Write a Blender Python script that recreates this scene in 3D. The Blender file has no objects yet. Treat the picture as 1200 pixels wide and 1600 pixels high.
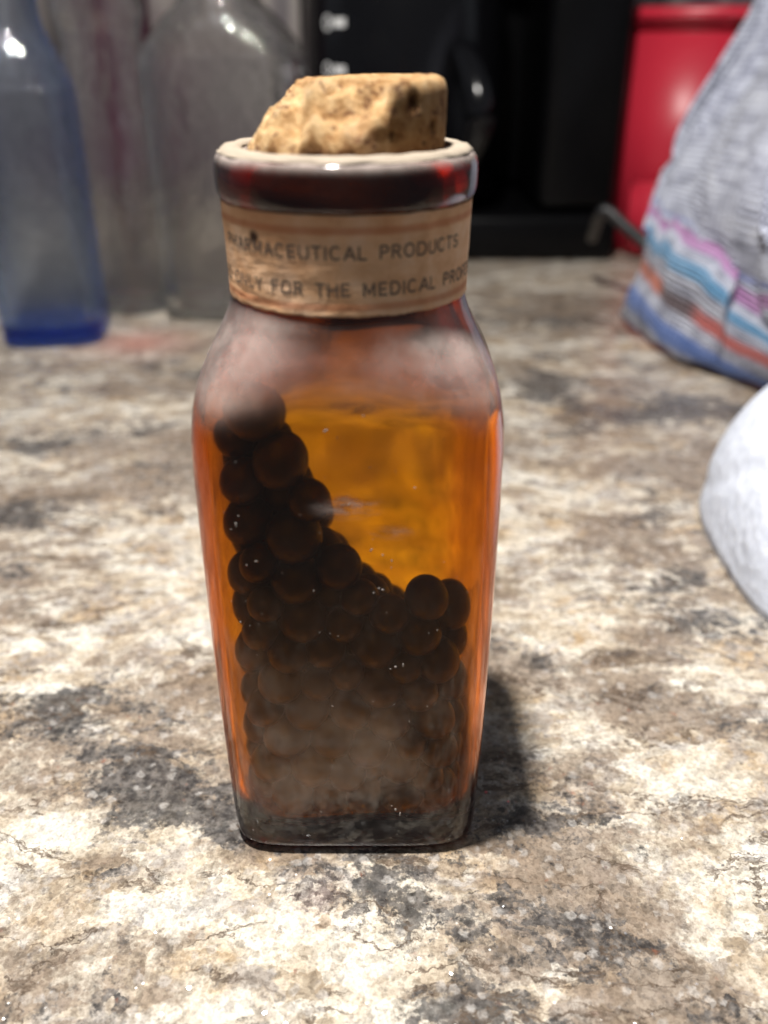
import bpy, bmesh, math, random
import numpy as np
from mathutils import Vector, noise as mnoise

# ------------------------------------------------------------------ camera
C = bpy.context.scene
COL = C.collection
R = math.radians
CAM = Vector((0.0050, -0.1268, 0.1220))
PITCH = 27.8
cd = bpy.data.cameras.new('camera')
cam = bpy.data.objects.new('camera', cd)
COL.objects.link(cam)
cam.location = CAM
cam.rotation_euler = (R(90 - PITCH), 0, 0)
cd.sensor_fit = 'VERTICAL'
cd.sensor_height = 36
cd.lens = 31.5
cd.clip_start = 0.005
cd.clip_end = 20
cd.dof.use_dof = True
cd.dof.focus_distance = 0.143
cd.dof.aperture_fstop = 12.5
C.camera = cam

# ------------------------------------------------------------------ light
w = bpy.data.worlds.new('World')
C.world = w
w.use_nodes = True
bgn = w.node_tree.nodes['Background']
bgn.inputs['Color'].default_value = (0.90, 0.95, 1.05, 1)
bgn.inputs['Strength'].default_value = 0.11


def area(name, loc, aim, size, power, col):
    ld = bpy.data.lights.new(name, 'AREA')
    ld.shape = 'DISK'
    ld.size = size
    ld.energy = power
    ld.color = col
    o = bpy.data.objects.new(name, ld)
    COL.objects.link(o)
    o.location = loc
    o.rotation_euler = (Vector(aim) - Vector(loc)).to_track_quat('-Z', 'Y').to_euler()
    return o


area('cabinet_lamp', (-0.046, -0.040, 0.49), (0, 0.03, 0), 0.034, 5.3, (1.0, 0.96, 0.90))
area('room_lamp', (-0.3, -0.9, 1.3), (0, 0.1, 0), 0.5, 1.2, (0.93, 0.96, 1.0))

for nm_, loc_, pw_ in (('added_left_light', (-0.95, 0.45, 0.45), 0.15), ('added_right_light', (0.95, 0.35, 0.45), 0.22)):  # unseen panels added at both sides for pale reflections in the glass
    wl = area(nm_, loc_, (0, 0.25, 0.08), 0.60, pw_, (0.82, 0.89, 1.0))
    wl.data.shape = 'RECTANGLE'
    wl.data.size_y = 0.60

C.view_settings.view_transform = 'Standard'
C.view_settings.look = 'None'
C.view_settings.exposure = 0
C.view_settings.gamma = 1
C.view_settings.use_curve_mapping = False
C.cycles.max_bounces = 24
C.cycles.transmission_bounces = 20
C.cycles.glossy_bounces = 8
C.cycles.transparent_max_bounces = 16
C.cycles.sample_clamp_indirect = 4.0
C.cycles.blur_glossy = 0.2
C.cycles.use_denoising = True

# ------------------------------------------------------------------ helpers
random.seed(4)
FPX = 1400.0


def elev(py):
    return R(PITCH) + math.atan((py - 800) / FPX)


def ground(px, py):
    """point of the counter that a photo pixel shows (used to lay out the stone's pattern)"""
    e = elev(py)
    d = CAM.z / math.tan(e)
    dep = d * math.cos(R(PITCH)) + CAM.z * math.sin(R(PITCH))
    return CAM.x + (px - 600) / FPX * dep, CAM.y + d


def spot3(px, py, d):
    e = elev(py)
    dep = d * math.cos(R(PITCH)) + d * math.tan(e) * math.sin(R(PITCH))
    return Vector((CAM.x + (px - 600) / FPX * dep, CAM.y + d, CAM.z - d * math.tan(e)))


def tag(o, label=None, cat=None, group=None, kind=None):
    for k, v in (('label', label), ('category', cat), ('group', group), ('kind', kind)):
        if v:
            o[k] = v
    return o


def empty(name, loc=(0, 0, 0), rz=0):
    o = bpy.data.objects.new(name, None)
    o.empty_display_size = 0.01
    COL.objects.link(o)
    o.location = loc
    o.rotation_euler = (0, 0, rz)
    return o


def mesh_obj(name, verts, faces, m, parent=None, smooth=True):
    me = bpy.data.meshes.new(name)
    me.from_pydata([tuple(v) for v in verts], [], faces)
    me.update()
    if m:
        me.materials.append(m)
    if smooth:
        me.polygons.foreach_set('use_smooth', [True] * len(me.polygons))
    o = bpy.data.objects.new(name, me)
    COL.objects.link(o)
    if parent:
        o.parent = parent
    return o


def from_bm(name, bm, m, parent=None, smooth=True):
    me = bpy.data.meshes.new(name)
    bmesh.ops.recalc_face_normals(bm, faces=bm.faces)
    bm.to_mesh(me)
    bm.free()
    if m:
        me.materials.append(m)
    if smooth:
        me.polygons.foreach_set('use_smooth', [True] * len(me.polygons))
    o = bpy.data.objects.new(name, me)
    COL.objects.link(o)
    if parent:
        o.parent = parent
    return o


def sharp(o, deg=35):
    me = o.data
    bm = bmesh.new()
    bm.from_mesh(me)
    for e in bm.edges:
        if len(e.link_faces) == 2 and e.calc_face_angle(0) > R(deg):
            e.smooth = False
    bm.to_mesh(me)
    bm.free()
    return o


def box_bm(bm, lo, hi, bevel=0.0):
    vs = [bm.verts.new((x, y, z)) for x in (lo[0], hi[0]) for y in (lo[1], hi[1]) for z in (lo[2], hi[2])]
    fs = [(0, 1, 3, 2), (4, 6, 7, 5), (0, 4, 5, 1), (2, 3, 7, 6), (0, 2, 6, 4), (1, 5, 7, 3)]
    faces = [bm.faces.new([vs[i] for i in f]) for f in fs]
    if bevel:
        eds = list({e for f in faces for e in f.edges})
        bmesh.ops.bevel(bm, geom=eds, offset=bevel, segments=4, affect='EDGES', profile=0.5)


def tube(name, pts, rad, m, parent=None, seg=10):
    vs, fs = [], []
    n = len(pts)
    for i, p in enumerate(pts):
        t = (pts[min(i + 1, n - 1)] - pts[max(i - 1, 0)]).normalized()
        a = t.cross(Vector((0, 0, 1)))
        if a.length < 1e-4:
            a = t.cross(Vector((0, 1, 0)))
        a.normalize()
        b = t.cross(a)
        for k in range(seg):
            q = 2 * math.pi * k / seg
            vs.append(p + a * math.cos(q) * rad + b * math.sin(q) * rad)
    for i in range(n - 1):
        for k in range(seg):
            k2 = (k + 1) % seg
            fs.append((i * seg + k, i * seg + k2, (i + 1) * seg + k2, (i + 1) * seg + k))
    fs.append(tuple(range(seg))[::-1])
    fs.append(tuple((n - 1) * seg + k for k in range(seg)))
    return mesh_obj(name, vs, fs, m, parent)


def catmull(pts, per):
    out = []
    n = len(pts)
    for i in range(n - 1):
        p0, p1, p2, p3 = pts[max(i - 1, 0)], pts[i], pts[i + 1], pts[min(i + 2, n - 1)]
        for k in range(per):
            t = k / per
            out.append(tuple(0.5 * (2 * b + (c - a) * t + (2 * a - 5 * b + 4 * c - d) * t * t + (3 * b - a - 3 * c + d) * t ** 3)
                             for a, b, c, d in zip(p0, p1, p2, p3)))
    out.append(pts[-1])
    return out


# ------------------------------------------------------------------ materials
class NT:
    def __init__(self, name):
        self.m = bpy.data.materials.new(name)
        self.m.use_nodes = True
        self.t = self.m.node_tree
        self.t.nodes.clear()
        self.out = self.n('ShaderNodeOutputMaterial')
        self.tc = self.n('ShaderNodeTexCoord')

    def n(self, typ, ins=None, **kw):
        nd = self.t.nodes.new(typ)
        for k, v in kw.items():
            setattr(nd, k, v)
        for k, v in (ins or {}).items():
            self.set(nd.inputs[k], v)
        return nd

    def set(self, sock, v):
        if isinstance(v, bpy.types.NodeSocket):
            self.t.links.new(v, sock)
        elif isinstance(v, bpy.types.Node):
            self.t.links.new(v.outputs[0], sock)
        else:
            sock.default_value = v

    def noise(self, vec, scale, detail=4, rough=0.55, dist=0.0, lac=2.0):
        return self.n('ShaderNodeTexNoise', {'Vector': vec, 'Scale': scale, 'Detail': detail, 'Roughness': rough,
                                             'Distortion': dist, 'Lacunarity': lac})

    def voro(self, vec, scale, feature='F1', rand=1.0):
        return self.n('ShaderNodeTexVoronoi', {'Vector': vec, 'Scale': scale, 'Randomness': rand}, feature=feature)

    def map(self, vec, loc=(0, 0, 0), rot=(0, 0, 0), sc=(1, 1, 1)):
        return self.n('ShaderNodeMapping', {'Vector': vec, 'Location': loc, 'Rotation': rot, 'Scale': sc}).outputs[0]

    def ramp(self, fac, stops, interp='LINEAR'):
        r = self.n('ShaderNodeValToRGB', {'Fac': fac})
        r.color_ramp.interpolation = interp
        el = r.color_ramp.elements
        while len(el) < len(stops):
            el.new(0.5)
        for e, (p, c) in zip(el, stops):
            e.position = p
            e.color = c if len(c) == 4 else (*c, 1)
        return r.outputs[0]

    def mr(self, v, a, b, c=0.0, d=1.0, smooth=True):
        return self.n('ShaderNodeMapRange', {'Value': v, 'From Min': a, 'From Max': b, 'To Min': c, 'To Max': d},
                      interpolation_type='SMOOTHSTEP' if smooth else 'LINEAR').outputs[0]

    def math(self, op, a, b=0.0, c=None):
        nd = self.n('ShaderNodeMath', operation=op)
        self.set(nd.inputs[0], a)
        self.set(nd.inputs[1], b)
        if c is not None:
            self.set(nd.inputs[2], c)
        return nd.outputs[0]

    def vm(self, op, a, b):
        nd = self.n('ShaderNodeVectorMath', operation=op)
        self.set(nd.inputs[0], a)
        self.set(nd.inputs[1], b)
        return nd.outputs[0]

    def mixc(self, f, a, b, mode='MIX'):
        nd = self.n('ShaderNodeMix', data_type='RGBA', blend_type=mode)
        self.set(nd.inputs[0], f)
        self.set(nd.inputs[6], a if not isinstance(a, tuple) or len(a) == 4 else (*a, 1))
        self.set(nd.inputs[7], b if not isinstance(b, tuple) or len(b) == 4 else (*b, 1))
        return nd.outputs[2]

    def bsdf(self, **kw):
        ins = {}
        for k, v in kw.items():
            k = k.replace('_', ' ')
            if isinstance(v, tuple) and len(v) == 3 and 'Color' in k:
                v = (*v, 1)
            ins[k] = v
        return self.n('ShaderNodeBsdfPrincipled', ins)

    def bump(self, h, strength, dist, normal=None):
        ins = {'Height': h, 'Strength': strength, 'Distance': dist}
        if normal is not None:
            ins['Normal'] = normal
        return self.n('ShaderNodeBump', ins).outputs[0]

    def done(self, sh):
        self.set(self.out.inputs['Surface'], sh)
        return self.m


def attr(N, name):
    return N.n('ShaderNodeAttribute', attribute_name=name).outputs['Fac']


def granite():
    N = NT('granite')
    P = N.tc.outputs['Object']
    # ragged warp: coarse swirl + fine crumble
    w1 = N.noise(P, 22, 3).outputs['Color']
    w2 = N.noise(P, 160, 4, 0.65).outputs['Color']
    v = N.vm('ADD', P, N.vm('SCALE', N.vm('SUBTRACT', w1, (0.5, 0.5, 0.5)), (0, 0, 0)))
    sc1 = v.node
    s1 = N.n('ShaderNodeVectorMath', {0: N.vm('SUBTRACT', w1, (0.5, 0.5, 0.5)), 'Scale': 0.022}, operation='SCALE').outputs[0]
    s2 = N.n('ShaderNodeVectorMath', {0: N.vm('SUBTRACT', w2, (0.5, 0.5, 0.5)), 'Scale': 0.0050}, operation='SCALE').outputs[0]
    w3 = N.noise(P, 700, 3, 0.6).outputs['Color']
    s3 = N.n('ShaderNodeVectorMath', {0: N.vm('SUBTRACT', w3, (0.5, 0.5, 0.5)), 'Scale': 0.0014}, operation='SCALE').outputs[0]
    V = N.vm('ADD', N.vm('ADD', N.vm('ADD', P, s1), s2), s3)
    kA = N.n('ShaderNodeSeparateColor', {'Color': N.voro(N.map(V, rot=(0, 0, R(-56)), sc=(0.6, 1.3, 1)), 190).outputs['Color']})
    kB = N.n('ShaderNodeSeparateColor', {'Color': N.voro(N.map(V, (5, 5, 0), rot=(0, 0, R(-20)), sc=(0.8, 1.2, 1)), 430).outputs['Color']})
    cA = N.math('SUBTRACT', N.math('ADD', N.math('MULTIPLY', kA.outputs[0], 0.6), N.math('MULTIPLY', kB.outputs[0], 0.4)), 0.5)
    cB = N.math('SUBTRACT', N.math('ADD', N.math('MULTIPLY', kA.outputs[1], 0.35), N.math('MULTIPLY', kB.outputs[1], 0.65)), 0.5)
    cC = N.math('SUBTRACT', N.math('ADD', N.math('MULTIPLY', kA.outputs[2], 0.7), N.math('MULTIPLY', kB.outputs[2], 0.3)), 0.5)
    Vs = N.map(V, rot=(0, 0, R(-56)), sc=(0.80, 1.10, 1))       # flow direction of the stone
    # base: cream / white / ivory crystals
    a = N.math('ADD', N.noise(Vs, 62, 7, 0.62).outputs[0], N.math('MULTIPLY', cC, 0.30))
    base = N.ramp(a, [(0.30, (0.42, 0.34, 0.25)), (0.42, (0.62, 0.54, 0.43)), (0.52, (0.76, 0.70, 0.60)),
                      (0.62, (0.84, 0.80, 0.71)), (0.75, (0.72, 0.71, 0.69))])
    # ochre stain
    o1 = N.noise(N.map(V, (3, 1, 0), sc=(0.8, 1.1, 1)), 60, 7, 0.68).outputs[0]
    base = N.mixc(N.mr(o1, 0.50, 0.66, 0, 0.65), base, (0.48, 0.32, 0.16))
    # greyish quartz
    q1 = N.math('ADD', N.noise(N.map(Vs, (7, 2, 0)), 110, 6, 0.65).outputs[0], N.math('MULTIPLY', cB, 0.25))
    base = N.mixc(N.mr(q1, 0.52, 0.62, 0, 0.55), base, (0.42, 0.40, 0.40))
    # taupe brown
    t1 = N.noise(N.map(Vs, (1, 5, 0)), 40, 9, 0.66).outputs[0]
    tv = N.math('ADD', t1, N.math('MULTIPLY', attr(N, 'taupe'), 0.22))
    tv = N.math('SUBTRACT', tv, N.math('MULTIPLY', attr(N, 'cream'), 0.17))
    tv = N.math('ADD', tv, N.math('MULTIPLY', cA, 0.19))
    gr0 = N.noise(P, 620, 4, 0.7).outputs[0]
    tv = N.math('ADD', tv, N.math('MULTIPLY', N.math('SUBTRACT', gr0, 0.5), 0.34))
    tm = N.mr(tv, 0.40, 0.62, 0, 0.85)
    tcol = N.mixc(N.noise(P, 300, 4, 0.6).outputs[0], (0.075, 0.050, 0.036), (0.45, 0.36, 0.285))
    base = N.mixc(tm, base, tcol)
    # charcoal mineral, granular
    g1 = N.noise(N.map(V, (9, 4, 0), rot=(0, 0, R(-30)), sc=(0.8, 1.1, 1)), 54, 9, 0.70).outputs[0]
    gr = N.noise(P, 900, 3, 0.7).outputs[0]
    gv = N.math('ADD', g1, N.math('MULTIPLY', attr(N, 'dark'), 0.27))
    gv = N.math('ADD', gv, N.math('MULTIPLY', N.math('SUBTRACT', gr, 0.5), 0.42))
    gv = N.math('SUBTRACT', gv, N.math('MULTIPLY', attr(N, 'cream'), 0.13))
    gv = N.math('ADD', gv, N.math('MULTIPLY', cB, 0.22))
    gm = N.mr(gv, 0.55, 0.69, 0, 0.88)
    gcol = N.mixc(N.mr(N.noise(P, 500, 3, 0.6).outputs[0], 0.35, 0.65), (0.022, 0.024, 0.030), (0.16, 0.15, 0.145))
    base = N.mixc(gm, base, gcol)
    # thin dark hairline veins
    h1 = N.noise(N.map(V, (2, 8, 0), rot=(0, 0, R(25)), sc=(0.5, 1.6, 1)), 45, 6, 0.6, 0.6).outputs[0]
    hv = N.math('ABSOLUTE', N.math('SUBTRACT', h1, 0.5))
    hm = N.math('MULTIPLY', N.mr(hv, 0.0, 0.020, 0.9, 0.0), N.mr(N.noise(P, 60, 3).outputs[0], 0.38, 0.52))
    base = N.mixc(hm, base, (0.13, 0.095, 0.07))
    # white crystals on top of the dark
    c1 = N.voro(N.vm('ADD', P, s3), 520)
    cn = N.n('ShaderNodeSeparateColor', {'Color': c1.outputs['Color']})
    cm = N.math('MULTIPLY', N.mr(cn.outputs[0], 0.78, 0.88, 0, 0.42), N.mr(c1.outputs['Distance'], 0.35, 0.6, 1, 0))
    base = N.mixc(cm, base, (0.62, 0.60, 0.58))
    # rusty garnet specks
    r1 = N.voro(N.map(V, (4, 4, 0)), 420)
    rn = N.n('ShaderNodeSeparateColor', {'Color': r1.outputs['Color']})
    rm = N.math('MULTIPLY', N.mr(rn.outputs[1], 0.88, 0.96, 0, 0.6), N.mr(N.math('ADD', r1.outputs['Distance'], N.math('MULTIPLY', gr, 0.5)), 0.25, 0.55, 1, 0))
    base = N.mixc(rm, base, (0.28, 0.10, 0.055))
    # pink feldspar patch
    base = N.mixc(N.math('MULTIPLY', attr(N, 'pink'), 0.85), base, (0.55, 0.27, 0.22))
    # crystal-by-crystal value at three grain sizes
    VF = N.vm('ADD', P, s3)
    for scl, lo_, amt in ((360, 0.50, 0.50), (800, 0.38, 0.50), (1600, 0.34, 0.45)):
        k = N.voro(N.map(VF, (scl * 0.01, 0, 0)), scl)
        kn = N.n('ShaderNodeSeparateColor', {'Color': k.outputs['Color']})
        base = N.mixc(amt, base, N.ramp(kn.outputs[2], [(0, (lo_, lo_ * 0.96, lo_ * 0.92)), (0.35, (0.88, 0.87, 0.86)), (1, (1, 1, 1))]), 'MULTIPLY')
    fine = N.noise(P, 1300, 4, 0.7).outputs[0]
    base = N.mixc(0.5, base, N.ramp(fine, [(0.35, (0.40, 0.35, 0.31)), (0.55, (1, 1, 1))]), 'MULTIPLY')
    # sparkling facets: tilted crystal faces
    f = N.voro(P, 1300)
    fs = N.n('ShaderNodeSeparateColor', {'Color': f.outputs['Color']})
    f2 = N.voro(N.map(P, (3, 3, 0)), 600)
    tilt = N.vm('SUBTRACT', f.outputs['Color'], (0.5, 0.5, 0.5))
    tl = N.n('ShaderNodeVectorMath', {0: tilt, 'Scale': 0.55}, operation='SCALE').outputs[0]
    geo = N.n('ShaderNodeNewGeometry')
    fn = N.n('ShaderNodeVectorMath', {0: N.vm('ADD', geo.outputs['Normal'], tl)}, operation='NORMALIZE').outputs[0]
    bmp = N.bump(N.noise(P, 1100, 4, 0.7).outputs[0], 0.35, 0.0002)
    surf = N.bsdf(Base_Color=base, Roughness=0.28, Normal=bmp, Specular_IOR_Level=0.45)
    gl = N.n('ShaderNodeBsdfGlossy', {'Color': (0.9, 0.9, 0.9, 1), 'Roughness': 0.13, 'Normal': fn})
    sp = N.mr(N.n('ShaderNodeSeparateColor', {'Color': f2.outputs['Color']}).outputs[1], 0.60, 0.64, 0, 0.28)
    sp = N.math('MULTIPLY', sp, N.mr(f.outputs['Distance'], 0.2, 0.45, 1, 0))
    mx = N.n('ShaderNodeMixShader', {0: sp, 1: surf, 2: gl})
    return N.done(mx)


def glass(name, col, density, ior=1.5, dust=0.0, tint=(1, 1, 1), rough=0.0, smear=False, wav=0.15, dustcol=(0.56, 0.47, 0.43), see=0.0):
    N = NT(name)
    P = N.tc.outputs['Object']
    bmp = N.bump(N.noise(N.map(P, sc=(1, 1, 0.35)), 90, 3).outputs[0], wav, 0.0015)
    g = N.bsdf(Base_Color=tint, Roughness=rough, IOR=ior, Transmission_Weight=1.0, Normal=bmp)
    sh = g
    if dust > 0:
        geo = N.n('ShaderNodeNewGeometry')
        nz = N.n('ShaderNodeSeparateXYZ', {0: geo.outputs['Normal']}).outputs[2]
        n1 = N.noise(P, 120, 6, 0.7).outputs[0]
        n2 = N.noise(P, 60, 4, 0.6).outputs[0]
        f = N.math('MULTIPLY', N.mr(nz, 0.10, 0.85, 0, dust), N.mr(n1, 0.3, 0.65, 0.45, 1.0))
        film = N.math('MULTIPLY', N.mr(N.math('MULTIPLY', n2, N.math('ADD', n1, 0.5)), 0.38, 0.72), 0.016 * dust / 0.5)
        f = N.math('ADD', f, film)
        if smear:
            # dried rub marks on the front pane: soft strokes with their own outline
            for (cx, cz, ang, lx, lz, s) in smear:
                q = N.map(N.vm('SUBTRACT', P, (cx, 0, cz)), rot=(0, R(ang), 0), sc=(1 / lx, 0, 1 / lz))
                d = N.n('ShaderNodeVectorMath', {0: q}, operation='LENGTH').outputs[1]
                st = N.noise(N.map(P, rot=(0, R(ang), 0), sc=(0.5, 1, 1.6)), 420, 5, 0.75).outputs[0]
                m = N.math('MULTIPLY', N.mr(d, 0.1, 1.0, s, 0), N.mr(st, 0.40, 0.66))
                f = N.math('ADD', f, m)
        # only the outer skin (away from the axis) carries dust
        dif = N.n('ShaderNodeBsdfDiffuse', {'Color': (*dustcol, 1)})
        f = N.math('MINIMUM', f, 0.9)
        sh = N.n('ShaderNodeMixShader', {0: f, 1: g, 2: dif})
    if see:
        tr = N.n('ShaderNodeBsdfTransparent', {'Color': (0.97, 0.97, 0.97, 1)})
        sh = N.n('ShaderNodeMixShader', {0: see, 1: sh, 2: tr})
    N.done(sh)
    if density:
        va = N.n('ShaderNodeVolumeAbsorption', {'Color': (*col, 1), 'Density': density})
        N.set(N.out.inputs['Volume'], va.outputs[0])
    return N.m


def simple(name, col, rough=0.5, metal=0.0, bscale=0, bstr=0.0, bdist=0.001, var=0.0, vscale=50, spec=0.5):
    N = NT(name)
    P = N.tc.outputs['Object']
    c = (*col, 1)
    if var:
        nn = N.noise(P, vscale, 5, 0.6).outputs[0]
        c = N.mixc(nn, tuple(x * (1 - var) for x in col), tuple(min(1, x * (1 + var)) for x in col))
    kw = dict(Base_Color=c, Roughness=rough, Metallic=metal, Specular_IOR_Level=spec)
    if bscale:
        kw['Normal'] = N.bump(N.noise(P, bscale, 4, 0.6).outputs[0], bstr, bdist)
    return N.done(N.bsdf(**kw))


def cork_mat():
    N = NT('cork')
    P = N.tc.outputs['Object']
    n1 = N.noise(P, 330, 7, 0.8).outputs[0]
    base = N.ramp(n1, [(0.34, (0.19, 0.08, 0.03)), (0.42, (0.44, 0.25, 0.105)), (0.53, (0.64, 0.43, 0.22)), (0.70, (0.76, 0.60, 0.40))])
    v = N.voro(N.map(P, sc=(1, 1, 1)), 900)
    base = N.mixc(0.25, base, N.ramp(v.outputs['Distance'], [(0.0, (0.55, 0.5, 0.45)), (0.6, (1, 1, 1))]), 'MULTIPLY')
    n2 = N.noise(N.map(P, sc=(1, 1, 1.6)), 330, 4, 0.75).outputs[0]
    base = N.mixc(N.mr(n2, 0.55, 0.62, 0, 0.85), base, (0.16, 0.06, 0.03))
    n3 = N.noise(P, 90, 3, 0.6).outputs[0]
    base = N.mixc(N.mr(n3, 0.5, 0.7, 0, 0.5), base, (0.52, 0.26, 0.12))
    for (cx, cy, cz, rr) in ((.0085, -.0097, .1156, .0008), (.0111, -.0066, .1128, .00065), (.0061, -.0114, .1120, .0004), (.0098, -.0084, .1108, .00035)):
        q = N.n('ShaderNodeVectorMath', {0: N.vm('SUBTRACT', P, (cx, cy, cz)), 1: (0, 0, 0)}, operation='DISTANCE').outputs[1]
        q = N.math('ADD', q, N.math('MULTIPLY', N.math('SUBTRACT', N.noise(P, 1500, 3).outputs[0], 0.5), 0.0008))
        base = N.mixc(N.mr(q, rr * 0.6, rr * 1.1, 0.9, 0), base, (0.07, 0.025, 0.012))
    base = N.mixc(attr(N, 'darkened'), base, (0.62, 0.52, 0.42), 'MULTIPLY')      # shade painted onto the side wall; flat top darkened less
    pz = N.n('ShaderNodeSeparateXYZ', {0: P}).outputs[2]
    base = N.mixc(N.mr(pz, 0.1088, 0.1097, 0.94, 0), base, (0.030, 0.011, 0.006))   # painted dark inside the neck to keep the lip glass from glowing
    b = N.bump(n1, 1.0, 0.0012)
    b = N.bump(v.outputs['Distance'], 0.3, 0.0003, b)
    return N.done(N.bsdf(Base_Color=base, Roughness=0.85, Specular_IOR_Level=0.2, Normal=b))


def paper_mat():
    N = NT('aged_paper')
    P = N.tc.outputs['Object']
    n1 = N.noise(N.map(P, sc=(1, 1, 1.3)), 170, 6, 0.7).outputs[0]
    n2 = N.noise(P, 45, 3, 0.5).outputs[0]
    base = N.ramp(n1, [(0.3, (0.64, 0.33, 0.16)), (0.5, (0.80, 0.48, 0.27)), (0.7, (0.88, 0.60, 0.40))])
    base = N.mixc(N.mr(n2, 0.48, 0.66, 0, 0.55), base, (0.60, 0.26, 0.11))
    pz = N.n('ShaderNodeSeparateXYZ', {0: P}).outputs[2]
    for zc in (0.1018, 0.0924):
        zb = N.math('ADD', pz, N.math('MULTIPLY', N.math('SUBTRACT', n2, 0.5), 0.0010))
        base = N.mixc(N.mr(N.math('ABSOLUTE', N.math('SUBTRACT', zb, zc)), 0.0002, 0.0007, 0.55, 0), base, (0.50, 0.14, 0.05))
    # one dark hole / ink blot
    q = N.n('ShaderNodeVectorMath', {0: N.vm('SUBTRACT', P, (-0.0110, -0.0124, 0.1003)), 1: (0, 0, 0)}, operation='DISTANCE').outputs[1]
    q = N.math('ADD', q, N.math('MULTIPLY', N.noise(P, 900, 3).outputs[0], 0.0008))
    base = N.mixc(N.mr(q, 0.0009, 0.0016, 0.95, 0), base, (0.03, 0.012, 0.01))
    # wrinkles
    r = N.noise(N.map(P, rot=(0, R(18), 0), sc=(0.35, 0.35, 1.8)), 800, 4, 0.6, 0.3).outputs[0]
    b = N.bump(r, 0.35, 0.0004)
    b = N.bump(N.noise(P, 150, 3).outputs[0], 0.4, 0.0015, b)
    return N.done(N.bsdf(Base_Color=base, Roughness=0.8, Specular_IOR_Level=0.2, Normal=b))


def towel_mat():
    N = NT('woven_towel')
    uv = N.tc.outputs['UV']
    sep = N.n('ShaderNodeSeparateXYZ', {0: uv})
    u, vv = sep.outputs[0], sep.outputs[1]
    wob = N.noise(N.map(uv, sc=(3, 3, 1)), 4, 3).outputs[0]
    v = N.math('ADD', vv, N.math('MULTIPLY', N.math('SUBTRACT', wob, 0.5), 0.012))
    g = N.noise(N.map(uv, sc=(1.2, 2.6, 1)), 9, 6, 0.7).outputs[0]
    base = N.ramp(g, [(0.30, (0.16, 0.17, 0.22)), (0.45, (0.36, 0.38, 0.48)), (0.55, (0.54, 0.57, 0.68)), (0.75, (0.72, 0.75, 0.84))])

    def band(c, wd, col, amt=0.85):
        nonlocal base
        m = N.mr(N.math('ABSOLUTE', N.math('SUBTRACT', v, c)), wd * 0.55, wd, amt, 0)
        m = N.math('MULTIPLY', m, N.mr(N.noise(N.map(uv, sc=(60, 90, 1)), 3, 3, 0.7).outputs[0], 0.25, 0.6, 0.55, 1.0))
        base = N.mixc(m, base, col)
    band(0.100, 0.040, (0.04, 0.16, 0.58), 0.85)
    rb = N.mixc(N.mr(u, 0.12, 0.20), (0.62, 0.16, 0.08), (0.09, 0.05, 0.055))
    rb = N.mixc(N.mr(u, 0.30, 0.38), rb, (0.55, 0.12, 0.10))
    m = N.mr(N.math('ABSOLUTE', N.math('SUBTRACT', v, 0.20)), 0.015, 0.032, 0.92, 0)
    base = N.mixc(m, base, rb)
    band(0.30, 0.034, (0.03, 0.27, 0.52), 0.80)
    band(0.40, 0.026, (0.42, 0.08, 0.36), 0.75)
    band(0.445, 0.010, (0.10, 0.15, 0.50), 0.5)
    wv = N.n('ShaderNodeTexWave', {'Vector': uv, 'Scale': 21.0, 'Distortion': 0.5, 'Detail': 3, 'Detail Scale': 3}, wave_type='BANDS', bands_direction='Y').outputs['Fac']
    wu = N.n('ShaderNodeTexWave', {'Vector': uv, 'Scale': 17.0, 'Distortion': 1.5, 'Detail': 3, 'Detail Scale': 3}, wave_type='BANDS', bands_direction='X').outputs['Fac']
    weave = N.math('ADD', N.math('MULTIPLY', wv, 0.7), N.math('MULTIPLY', wu, 0.3))
    base = N.mixc(0.5, base, N.ramp(weave, [(0.15, (0.45, 0.45, 0.5)), (0.7, (1, 1, 1))]), 'MULTIPLY')
    b = N.bump(weave, 0.8, 0.0015)
    b = N.bump(N.noise(uv, 60, 4, 0.7).outputs[0], 0.25, 0.001, b)
    return N.done(N.bsdf(Base_Color=base, Roughness=0.95, Specular_IOR_Level=0.1, Normal=b, Sheen_Weight=0.3))


def fluff_mat():
    N = NT('white_paper_towel')
    P = N.tc.outputs['Object']
    n = N.noise(P, 330, 5, 0.65).outputs[0]
    c = N.ramp(n, [(0.3, (0.54, 0.58, 0.68)), (0.6, (0.66, 0.70, 0.80))])
    b = N.bump(n, 0.2, 0.0008)
    d = N.voro(P, 260)
    b = N.bump(d.outputs['Distance'], 0.35, 0.0010, b)
    return N.done(N.bsdf(Base_Color=c, Roughness=0.95, Specular_IOR_Level=0.1, Normal=b,
                         Subsurface_Weight=0.15, Subsurface_Radius=(0.004, 0.004, 0.005)))


M_granite = granite()
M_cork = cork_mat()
M_paper = paper_mat()
M_ink = simple('faded_ink', (0.17, 0.12, 0.09), 0.9, var=0.3, vscale=500)
M_rim = simple('rim_residue', (0.30, 0.25, 0.195), 0.9, bscale=700, bstr=0.6, bdist=0.0004, var=0.25, vscale=350)
SM = [(0.0000, 0.0665, -30, 0.0065, 0.0024, 0.75), (0.0060, 0.0625, -55, 0.0040, 0.0016, 0.45),
      (-0.0040, 0.020, 20, 0.016, 0.014, 0.045), (0.006, 0.034, -10, 0.012, 0.010, 0.045)]
M_amber = glass('amber_glass', (0.960, 0.826, 0.0), 2700, 1.50, dust=0.55, smear=SM, wav=0.05, rough=0.08)
M_amber_in = M_amber
M_clear = glass('clear_glass', (0.80, 0.84, 0.80), 25, 1.47, dust=0.03, see=0.22, wav=1.2, dustcol=(0.5, 0.5, 0.5))
M_blue = glass('pale_blue_glass', (0.26, 0.57, 0.97), 115, 1.47, dust=0.10, see=0.38, wav=1.0, dustcol=(0.4, 0.45, 0.6))
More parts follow.
